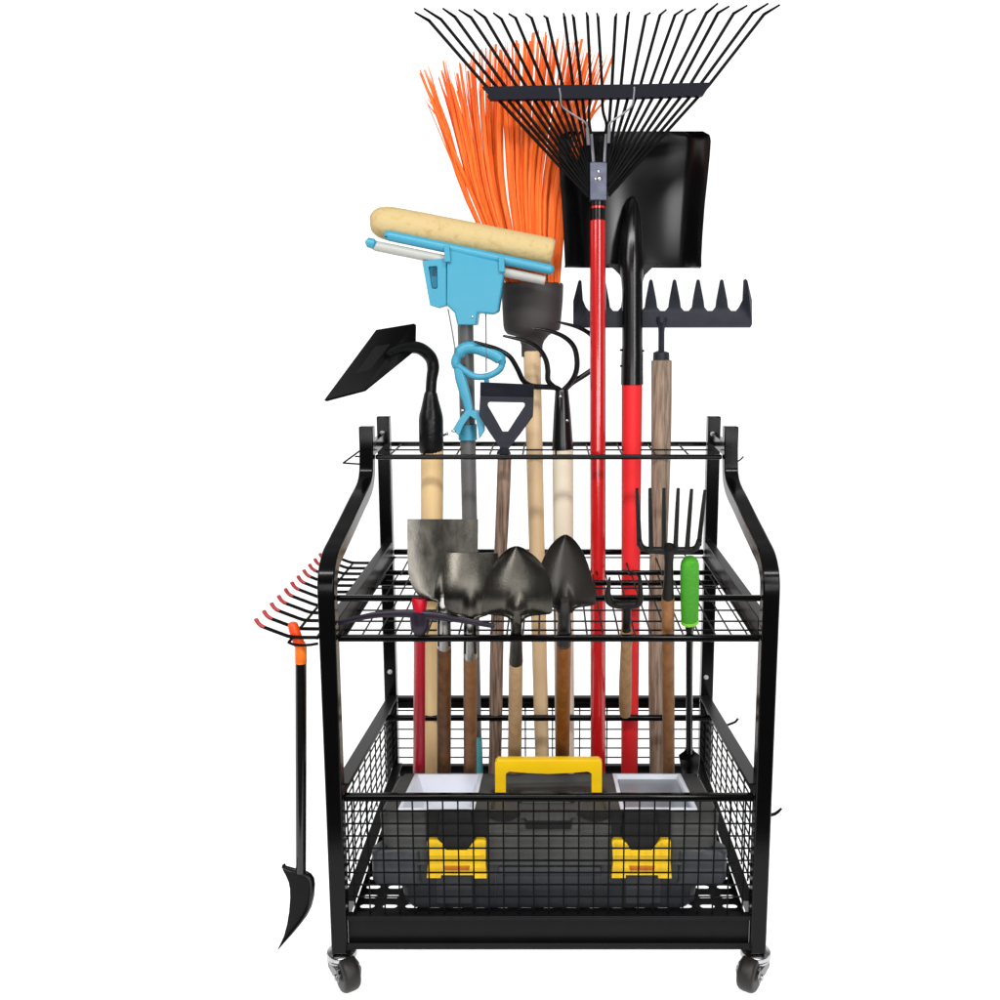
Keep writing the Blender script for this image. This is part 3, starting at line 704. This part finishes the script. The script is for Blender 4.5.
b = MB(); c = at(443.5, 435.5, YO-.004); b.tube([c, c+Vector((.006, -.002, .003))], .0022, 10); b.sphere(c+Vector((.007, -.002, .0035)), .0032, (.7, 1, 1)); b.build('bolt', 'chrome', hoe)

# ---- weeding hoe with triangular opening
YW = .385
wh = thing('weeding_hoe', 'slate grey weeding hoe with triangular opening and weathered thin handle', 'hoe', base(503.5, 459, YW, 494.8, 740, .40))
handle(wh, 'grey_wood', 503.6, 455, 13.4, YW, 494.8, 740, 13, .40, wob=1.3)
def resample(P, n):
    P = [Vector((x, y)) for x, y in P]; P.append(P[0]); L = [0]
    for a, c in zip(P, P[1:]): L.append(L[-1]+(c-a).length)
    o = []
    for i in range(n):
        t = L[-1]*i/n
        for k in range(len(P)-1):
            if t <= L[k+1]: o.append(tuple(P[k].lerp(P[k+1], (t-L[k])/(L[k+1]-L[k])))); break
    return o
# matching loops: corner by corner
oc = [(480, 396), (507, 396.5), (533.8, 397), (533.4, 406), (533, 416.5), (521, 433), (509, 448.5), (500.5, 448.5), (489, 432), (479, 415.5), (479.5, 406)]
ic = [(490, 402), (506, 402.3), (523, 402.6), (524.8, 403.6), (524.6, 406), (516, 419), (508, 431.5), (502.5, 431.5), (495, 418), (487.8, 405.8), (488, 403)]
bl_ = MB().ringplate(oc, ic, YW-.014, .005)
bl_.prism([at(480.2, 382, YW-.030), at(534, 384.4, YW-.030), at(533.8, 397, YW-.014), at(480, 396, YW-.014)], [at(480.2, 382, YW-.026), at(534, 384.4, YW-.026), at(533.8, 397, YW-.009), at(480, 396, YW-.009)])
bl_.build('blade', 'slate', wh, bevel=.0008)
turned(MB(), [(504.4, 446, 8, YW-.010), (504.2, 450, 10, YW-.006), (503.8, 453, 14, YW-.001), (503.6, 458, 14.6, YW)]).build('ferrule', 'slate', wh)

# ---- garden cultivator
YC = .435
cu = thing('garden_cultivator', 'four-pronged cultivator with curved black tines and cream white handle', 'cultivator', base(562.8, 455, YC, 564.6, 740, .425))
handle(cu, 'cream_wood', 562.8, 447, 20.8, YC, 564.6, 740, 19, .425)
sk = turned(MB(), [(561.5, 389, 11, YC), (561.8, 391, 13.4, YC), (562.2, 412, 17, YC), (562.6, 445, 21.2, YC), (562.8, 449.5, 21.6, YC)]).build('socket', 'gloss', cu)
b = MB()
for x, y in ((560.4, 396.6), (567.2, 420.7)): b.sphere(at(x, y, YC-.0145 if y < 400 else YC-.016), .0028, (1, .6, 1))
b.build('bolt', 'chrome', sk)
for pts in ([(561, 391, YC), (556, 387.8, YC-.004), (545, 387, YC-.012), (533, 386.3, YC-.02), (523.5, 381, YC-.028), (517.5, 369, YC-.034), (510, 357, YC-.04), (499, 349.8, YC-.046), (487, 345.4, YC-.054), (474, 341.4, YC-.062)],
            [(560.5, 391, YC), (553, 386, YC-.006), (548, 380, YC-.012), (547.8, 370, YC-.02), (545.5, 359, YC-.03), (538.5, 348.4, YC-.04), (525, 341, YC-.05), (503, 335.8, YC-.062)],
            [(562.5, 391, YC), (571, 382, YC-.004), (576, 372, YC-.012), (577, 360, YC-.02), (574, 347, YC-.03), (565, 337.5, YC-.04), (551, 331.4, YC-.05), (533.2, 328.2, YC-.06)],
            [(564, 391, YC), (572, 383, YC), (586, 374, YC-.002), (596, 366, YC-.004), (600, 355, YC-.006), (598, 344, YC-.008), (590, 334, YC-.012), (577, 327, YC-.022), (558, 322, YC-.034)]):
    wire(MB(), pts, [.0048, .0050, .0050, .0049, .0047, .0043, .0036, .002], 5, 10).build('tine', 'gloss', cu)

# ---- big shovel
YS = .445
sh = thing('shovel', 'wide black scoop shovel standing blade up on a bright red handle', 'shovel', base(632, 385, YS, 629.6, 745, .42))
handle(sh, 'red_bright', 632, 381, 20.6, YS, 629.6, 745, 16.4, .42)
def sy(u, v, x, y):
    e = max(0, abs(u)-.70)/.30
    return YS+.026+.022*(1-v)-.042*u*u-.028*e*e*(3-2*e)*(.75+.25*v)+.010*v*v*v
rows = [(131.2, 570, 703), (132.2, 563, 707.5), (135, 560, 709.8), (140, 558.5, 711), (155, 558.6, 710), (180, 560, 707.5), (205, 562, 704.8), (235, 563.6, 702.6), (258, 564.6, 701.4), (266.8, 565, 701.6)]
MB().sheet(rows, sy, .004, 40, 48).build('blade', 'gloss', sh, smooth=60)
kk = [(632.5, 197.5, 4, YS+.036), (632.4, 199.5, 9, YS+.030), (632.2, 206, 14, YS+.024), (632, 220, 19, YS+.016), (631.6, 240, 23.5, YS+.008), (631.6, 262, 26, YS+.002), (632, 275, 22.5, YS), (632.3, 290, 20.6, YS), (632.3, 345, 20.4, YS), (632.2, 355, 21.8, YS), (632, 371, 22, YS), (632, 384.5, 22.4, YS)]
so = turned(MB(), kk, 24).build('socket', 'gloss', sh, smooth=60)
b = MB()
for x, y in ((621.2, 350), (643, 350.8), (621.2, 366)): b.sphere(at(x, y, YS-.004), .0026, (1, 1, .8))
b.build('bolt', 'iron', so)
b = MB(); wire(b, [(634, 201, YS+.013), (633.6, 222, YS-.003), (633.2, 262, YS-.0225)], .0012, 4, 6); b.build('socket_seam', 'gloss', so)
MB().cut([(606, 264), (657, 264), (651, 269), (645, 275), (643, 281), (622, 281), (620, 275), (614, 269)], YS+.012, .005).build('shoulder', 'gloss', sh, bevel=.001)
# hem along the blade's foot, either side of the socket
b = MB(); b.tube([at(565.5, 266.6, YS-.022), at(572, 266.6, YS+.0), at(590, 266.8, YS+.026), at(615, 266.8, YS+.032)], .0022, 8).tube([at(648, 266.6, YS+.032), at(672, 266.8, YS+.026), at(692, 266.8, YS+.004), at(700, 267, YS-.018)], .0022, 8)
b.build('blade_hem', 'gloss', sh)

# ---- garden rake
YG = .475
gr = thing('garden_rake', 'slate grey eight-toothed garden rake with weathered brown wooden handle', 'rake', base(661, 370, YG, 656.6, 745, .46))
handle(gr, 'taupe_wood', 661.1, 361, 20.4, YG, 656.6, 745, 15.4, .46, wob=.4)
P = [(573.2, 326.5), (573.2, 301)]
for i in range(8):
    xt = 580.2+i*23.62
    if i == 0: P += [(578.3, 281), (580, 279.6), (581.6, 281), (583, 300)]
    elif i == 7: P += [(742.8, 300), (743.8, 279.8), (746, 278.8), (747.6, 280.5), (752, 300)]
    else: P += [(xt-5.4, 300), (xt-1.6, 280.3), (xt, 279), (xt+1.6, 280.3), (xt+5.4, 300)]
    if i < 7:
        xm_ = xt+11.8+(-.5 if i == 0 else 0); P += [(xm_-5.6, 307), (xm_-2.5, 310.8), (xm_+2.5, 310.8), (xm_+5.6, 307)]
P += [(752.2, 324.5), (750.4, 327.6), (576, 327.8)]
hd = MB().cut(P, YG-.016, .006, dy=lambda x, y: YG-.014-.030*max(0, (303-y)/24)).build('head', 'slate', gr, bevel=.0008)
turned(MB(), [(661.8, 317, 9.5, YG-.017), (661.6, 321, 10, YG-.017), (661.6, 325, 7.4, YG-.013), (661.4, 332, 6.2, YG-.006), (661.3, 353, 6.2, YG)]).build('tang', 'slate', gr)
fe = turned(MB(), [(661.3, 351, 8, YG), (661.2, 352.5, 16, YG), (661.2, 356, 16.4, YG), (661.2, 365.3, 16.8, YG)]).build('ferrule', 'slate', gr)

# ================================================================== SHORT TOOLS
# their shafts lean forward: feet behind the toolbox, heads resting over the front rail of the shelf
LK = (.345-.021)/(.567-.1305)
def LP(py, off=0.):
    v = at(PX, py, 0)-CAM
    t = (.345-LK*(CAM.z-.1305)-CAM.y)/(v.y+LK*v.z)
    return CAM.y+t*v.y+off
SG = 'spades standing blade up in the shelf'
def lturned(pts, off=0., seg=20, flat=1.):                    # pts (x, y, width px[, extra Y])
    return turned(MB(), [(p[0], p[1], p[2], LP(p[1], off+(p[3] if len(p) > 3 else 0))) for p in pts], seg, flat)
def lhandle(root, m, x0, y0, w0, x1, y1, w1, off=0.):
    return handle(root, m, x0, y0, w0, LP(y0, off), x1, y1, w1, LP(y1, off))
def lbase(x0, y0, x1, y1): return base(x0, y0, LP(y0), x1, y1, LP(y1))
def smooth01(t): t = max(0., min(1., t)); return t*t*(3-2*t)
BL = LP(602)
def blade_y(off, bow, cx, y_apex, y_neck, rw, rh, dish=0.):
    # dished blade with a raised socket ridge running from the neck up to an apex
    def f(u, v, x, y):
        t = smooth01((y-y_apex)/(y_neck-y_apex))
        w_ = 2.2+rw*t; k = max(0., 1-abs(x-cx)/w_)
        rid = rh*t*t*k*k*(3-2*k)
        A_, B_ = LP(y), BL-.00045*(y-602); d_ = A_-B_; yy = .5*(A_+B_+math.sqrt(d_*d_+.030**2))-.010
        return yy+off-bow*u*u-rid+dish*math.sin(math.pi*v)
    return f
# ---- large square spade
sp = thing('square_spade', 'largest square-ended spade, worn steel blade on dark brown handle', 'spade', lbase(444.2, 650, 444, 745), SG)
lhandle(sp, 'dark_wood', 444.2, 646, 14.6, 444, 745, 14.8, .012)
rows = [(519.4, 407.4, 478), (530, 407.2, 478), (560, 407.6, 477.6), (572, 408.2, 477), (580, 410, 475.5), (588, 412.8, 473), (594, 417, 469), (599, 425, 461), (601.5, 432, 453), (602.5, 438, 447)]
MB().sheet(rows, blade_y(.008, .009, 442.9, 556, 604, 9, .008, .002), .0025, 40, 44).build('blade', 'steel', sp, smooth=60)
lturned([(443.4, 596, 5, .008), (443.5, 601, 10.5, .008), (443.8, 606, 12.6, .011), (444, 612, 13.4, .012), (444.2, 648, 14.4, .012)]).build('socket', 'strap_steel', sp)
b = MB()
for dx in (-5.2, 1, 5.4): b.bar(at(444+dx*.9, 604, LP(604, .0015)), at(444.2+dx, 646, LP(646, .0005)), .0042, .0022, up=Vector((0, -1, 0)))
b.build('strap', 'gloss', sp)
# ---- smaller square spade
sp = thing('square_spade', 'smaller square-ended steel spade half hidden behind the round one, mid brown handle', 'spade', lbase(470.2, 656, 470.2, 745), SG)
lhandle(sp, 'mid_wood', 470.2, 654, 13.8, 470.2, 745, 14, -.001)
rows = [(553, 445, 498), (556, 444.6, 498), (590, 443.8, 498), (604, 444, 497.5), (610, 446.6, 494.5), (614.5, 451, 490), (617.5, 460, 481), (619.5, 466, 475)]
MB().sheet(rows, blade_y(-.007, .009, 470, 578, 619, 10, .008, .002), .0025, 36, 36).build('blade', 'steel_mid', sp, smooth=60)
lturned([(470, 611, 6, -.005), (470, 616, 10.5, -.004), (470, 621, 12.6, -.001), (470.2, 656, 14, -.001)]).build('socket', 'strap_steel', sp)
b = MB()
for dx in (-5, .8, 5.2): b.bar(at(470+dx*.9, 621, LP(621, -.0115)), at(470.2+dx, 653.5, LP(653.5, -.0125)), .0042, .0022, up=Vector((0, -1, 0)))
b.build('strap', 'gloss', sp)
# ---- round spade
sp = thing('round_spade', 'round-pointed olive grey spade in front of the others, pale wooden handle', 'spade', lbase(515.9, 662, 514.8, 745), SG)
lhandle(sp, 'tan_wood', 515.9, 659, 13.8, 514.8, 745, 15, -.012)
rows = [(546.4, 514.6, 518.4), (548, 509.5, 523), (551, 505, 528), (555, 500.8, 533.4), (560, 496.6, 538.6), (568, 491.4, 545), (577, 487.2, 549.2), (587, 484, 551.8), (600, 482.2, 552.6), (611, 481, 552.4), (613, 481.4, 551.8), (614.5, 485, 549), (615.5, 500, 534), (617, 506, 528), (620, 510.4, 523.6), (624, 511.6, 522)]
MB().sheet(rows, blade_y(-.016, .013, 516.5, 580, 616, 14, .013, .002), .0025, 48, 44).build('blade', 'steel_olive', sp, smooth=70)
lturned([(516.4, 610, 8, -.019), (516.4, 615, 11.8, -.017), (516.4, 621, 12, -.013), (516.4, 628, 11.4, -.012), (516.2, 640, 12, -.012), (516, 658, 13.8, -.012), (515.9, 661.6, 14.2, -.012)]).build('socket', 'steel_olive', sp)
rf = blade_y(-.016, .013, 516.5, 580, 616, 14, .013, .002)
b = MB(); b.tube([at(x, y, rf((x-516.5)/35.5, (y-546)/78, x, y)-.0005) for x, y in ((526.5, 599.8), (529, 599.8), (532, 599.2), (536.5, 597.8))], [.0008, .0018, .0016, .0005], 8, flat=.5); b.build('tread_slot', 'dark', sp)
# ---- pointed spade
sp = thing('pointed_spade', 'pointed near-black spade with orange brown handle, rightmost of the spades', 'spade', lbase(563.6, 645, 562.4, 745), SG)
lhandle(sp, 'orange_wood', 563.6, 642, 15, 562.4, 745, 15.2)
rows = [(535, 563.6, 567.2), (537, 559.6, 571), (541, 554.6, 575.4), (547, 549.6, 580), (556, 544.4, 584.8), (566, 540.2, 588.6), (578, 537, 592), (590, 535.4, 594.6), (602, 535, 596.2), (605, 536, 595.4), (606.6, 543, 589), (607.4, 552, 579), (609.5, 556.5, 574), (613, 557.4, 572.4)]
MB().sheet(rows, blade_y(.004, .014, 565, 566, 610, 11, .012, .002), .0025, 44, 40).build('blade', 'steel_dark', sp, smooth=70)
lturned([(565, 600, 9, -.003), (565, 606, 13.5, -.003), (564.4, 612, 13.5, 0), (564, 622, 12.4), (563.7, 640, 14.6), (563.6, 643.4, 15.2)]).build('socket', 'steel_dark', sp)
# ---- pickaxe
pk = thing('pickaxe', 'pickaxe with thin dark purple double head on a crimson handle', 'pickaxe', lbase(419.6, 640, 419.2, 745))
a, e = footed(419.6, 632, LP(630), 419.2, 745, LP(745))
QH = LP(618)-.004
P = [at(419.6, 598, QH), at(419.6, 599.5, QH), at(419.6, 611, QH), at(419.6, 613, QH), at(419.6, 624, QH)]+[a.lerp(e, t/8) for t in range(9)]
R = [14.6*mpp(600, .0)/2, 16*mpp(600, .0)/2, 13*mpp(610, .0)/2, 8*mpp(610, .0)/2, 8*mpp(610, .0)/2]+[(11.4+1.2*t/8)*mpp(640, LP(640)+.04*t)/2 for t in range(9)]
MB().tube(P, R, 20, flat=1.1).build('handle', 'crimson', pk)
hd = turned(MB(), [(419.8, 611, 17, QH), (419.8, 612.2, 20, QH), (420, 621, 20, QH), (419.8, 627, 18.4, QH), (419.8, 629.6, 15, QH+.004)], 20, flat=1.).build('head', 'purple', pk)
def arm(pts, name):
    P = catmull([at(x, y, Y) for x, y, h, Y in pts], 6); R = lerpN([h*mpp(615, .0)/2 for x, y, h, Y in pts], len(P))
    return MB().tube(P, R, 14, flat=.6).build(name, 'purple', hd)
q = QH
arm([(420, 614.5, 10, q-.006), (402, 613.4, 8, q-.006), (372, 615.4, 6.4, q-.002), (338.5, 623.4, 4.4, q+.008)], 'pick_arm')
arm([(420, 615, 10, q-.006), (437, 616, 8.6, q-.010), (463, 620, 6.8, q-.015), (495, 626.2, 4.8, q-.018)], 'pick_arm')
# ---- hand fork
hf = thing('hand_fork', 'small two-pronged hand fork with turned wooden handle standing in the front of the wire shelf', 'hand fork', at(625.3, 714, LP(714)))
lturned([(626.4, 630.5, 11), (626.5, 632, 12.6), (626.4, 645, 11.4), (625.8, 660, 11.6), (625.4, 682, 12.8), (625.2, 700, 12.4), (625.2, 710, 12), (625.2, 713.8, 11)]).build('handle', 'turned_wood', hf)
def L(pts): return [(x, y, LP(y, o)) for x, y, o in pts]
b = MB()
turned(b, [(627, 603, 10.5, LP(603)), (627, 610, 8.4, LP(610)), (626.8, 622, 8.6, LP(622)), (626.5, 632, 9, LP(632))], flat=.8)
wire(b, L([(609.6, 577.5, 0), (608.8, 586, 0), (607.8, 594, 0), (610, 601.5, 0), (618, 604.5, 0), (627, 604.8, 0), (634, 604.6, 0), (639, 602.5, 0), (640.6, 595, 0), (640, 583, 0), (639.4, 576, 0)]), [.0012, .0028, .0044, .006, .0062, .0058, .0058, .0052, .0036, .003, .0022], 4, 10)
wire(b, L([(622, 570.4, .002), (628, 571, .002), (634, 573, .002), (638, 576, .002), (640, 581, .001)]), .0012, 4, 6)
b.build('prongs', 'iron', hf)
# ---- digging fork
df = thing('digging_fork', 'six-tined dark steel digging fork with brown wooden handle', 'fork', lbase(668, 600, 668.6, 745))
lhandle(df, 'fork_wood', 668, 597, 12.8, 668.6, 745, 13)
lturned([(669.3, 547, 12), (669, 553, 10.5), (668.8, 562, 9), (668.6, 578, 9.6), (668.2, 590, 11), (668, 598, 12.4)]).build('neck', 'iron', df)
tops = [(637, 489), (650, 488.8), (664, 488.8), (678.2, 488.8), (691.6, 489.6), (705, 490.6)]; bots = [(639.5, 543), (651.2, 546.5), (664, 548), (675.5, 547.5), (687.2, 546.5), (699, 543)]
b = MB(); wire(b, L([(639.3, 540, 0), (641.5, 546.5, 0), (647, 549.6, 0), (658, 550.4, 0), (669.4, 550.8, 0), (681, 550.4, 0), (691.5, 549.8, 0), (696.8, 547, 0), (699.2, 540, 0)]), [.0034, .0042, .0044, .005, .0054, .005, .0044, .0042, .0034], 5, 10); b.build('crossbar', 'iron', df)
for (xa, ya), (xb, yb) in zip(tops, bots):
    wire(MB(), L([(xa, ya, .03), (xa*.65+xb*.35, ya*.65+yb*.35, .024), (xa*.2+xb*.8, ya*.2+yb*.8, .008), (xb, yb+2, 0)]), [.0022, .0028, .0031, .0036], 4, 8).build('tine', 'iron', df)
# ---- green weeder
gw = thing('hand_weeder', 'slim black weeder standing upside down with a bright green grip', 'weeder', lbase(689.3, 700, 689.3, 752))
lturned([(689.6, 557.2, 6), (689.6, 558.6, 12), (689.6, 561.5, 17), (689.7, 566, 19.2), (689.7, 590, 19), (689.8, 612, 18), (689.9, 620.5, 17.4)], flat=.7).build('grip', 'green', gw)
lturned([(689.9, 619.5, 18.2), (689.9, 622, 18.2)], flat=.72).build('grip_band', 'lime', gw)
lturned([(690, 622, 13.5), (690, 625, 10.8), (689.8, 633, 7.4), (689.5, 650, 7), (689.3, 700, 6.6), (689.3, 752, 7)], seg=14).build('shaft', 'black', gw)
MB().cut([(686, 749), (692.8, 749), (695, 752), (700.2, 755.6), (699, 768), (697, 774), (696, 790), (683, 790), (682, 774), (681, 768), (678.8, 755.6), (684, 752)], 0, .004, dy=lambda x, y: LP(y)).build('blade', 'black', gw, bevel=.0008)
# ---- edging tool hung on the side hooks
YX = .018
et = thing('weed_cutter', 'long black pole with orange top and curved black blade hanging at the left side', 'cutter', at(301, 870, YX))
turned(MB(), [(300.9, 658, 11, YX), (301, 760, 10.8, YX), (301, 872, 10, YX)]).build('pole', 'pole_gloss', et)
b = MB(); P = [(292.4, 622.3, 6, YX), (292.6, 624, 9.6, YX), (294, 629, 10.6, YX), (296.6, 637, 10.6, YX), (299.6, 645, 10.8, YX)]
turned(b, P, 16); gp = b.build('hook_grip', 'orange_top', et)
turned(MB(), [(299.6, 643.5, 11.2, YX), (300.8, 647, 11.4, YX), (301, 663, 11.6, YX)], 18).build('collar', 'orange_cap', et)
b = MB()
out_ = [(281.7, 865.2), (283, 867.6), (290, 869.6), (298, 871.4), (304, 873), (308.5, 875.6), (311.4, 880), (312.2, 886), (311.4, 898), (309, 908), (304.5, 917.5), (297, 927.5), (288.5, 937.5), (282, 944.6), (277, 950.4), (280.5, 943.4), (284, 935.5), (287, 924), (289, 912), (290, 898), (289.8, 889), (288.4, 882), (285.6, 875.5), (282.6, 870)]
fr = [at(x, y, YX-.012+.020*((x-278)/34)) for x, y in out_]
bl_ = MB().prism(fr, [p+Vector((.003, .006, 0)) for p in fr]).build('blade', 'plate', et, bevel=.0008)
b = MB(); wire(b, [(282, 867, YX-.011), (290, 870.2, YX-.006), (300, 872.6, YX), (308, 876, YX+.004), (311.2, 882, YX+.006), (311.4, 894, YX+.006), (308.4, 907.5, YX+.004), (302, 919.5, YX), (291, 933.5, YX-.006), (278, 949.4, YX-.013)], [.0014, .0022, .0028, .003, .0028, .0026, .0022, .002, .0016, .0008], 5, 8); b.build('blade_rim', 'gloss', bl_)
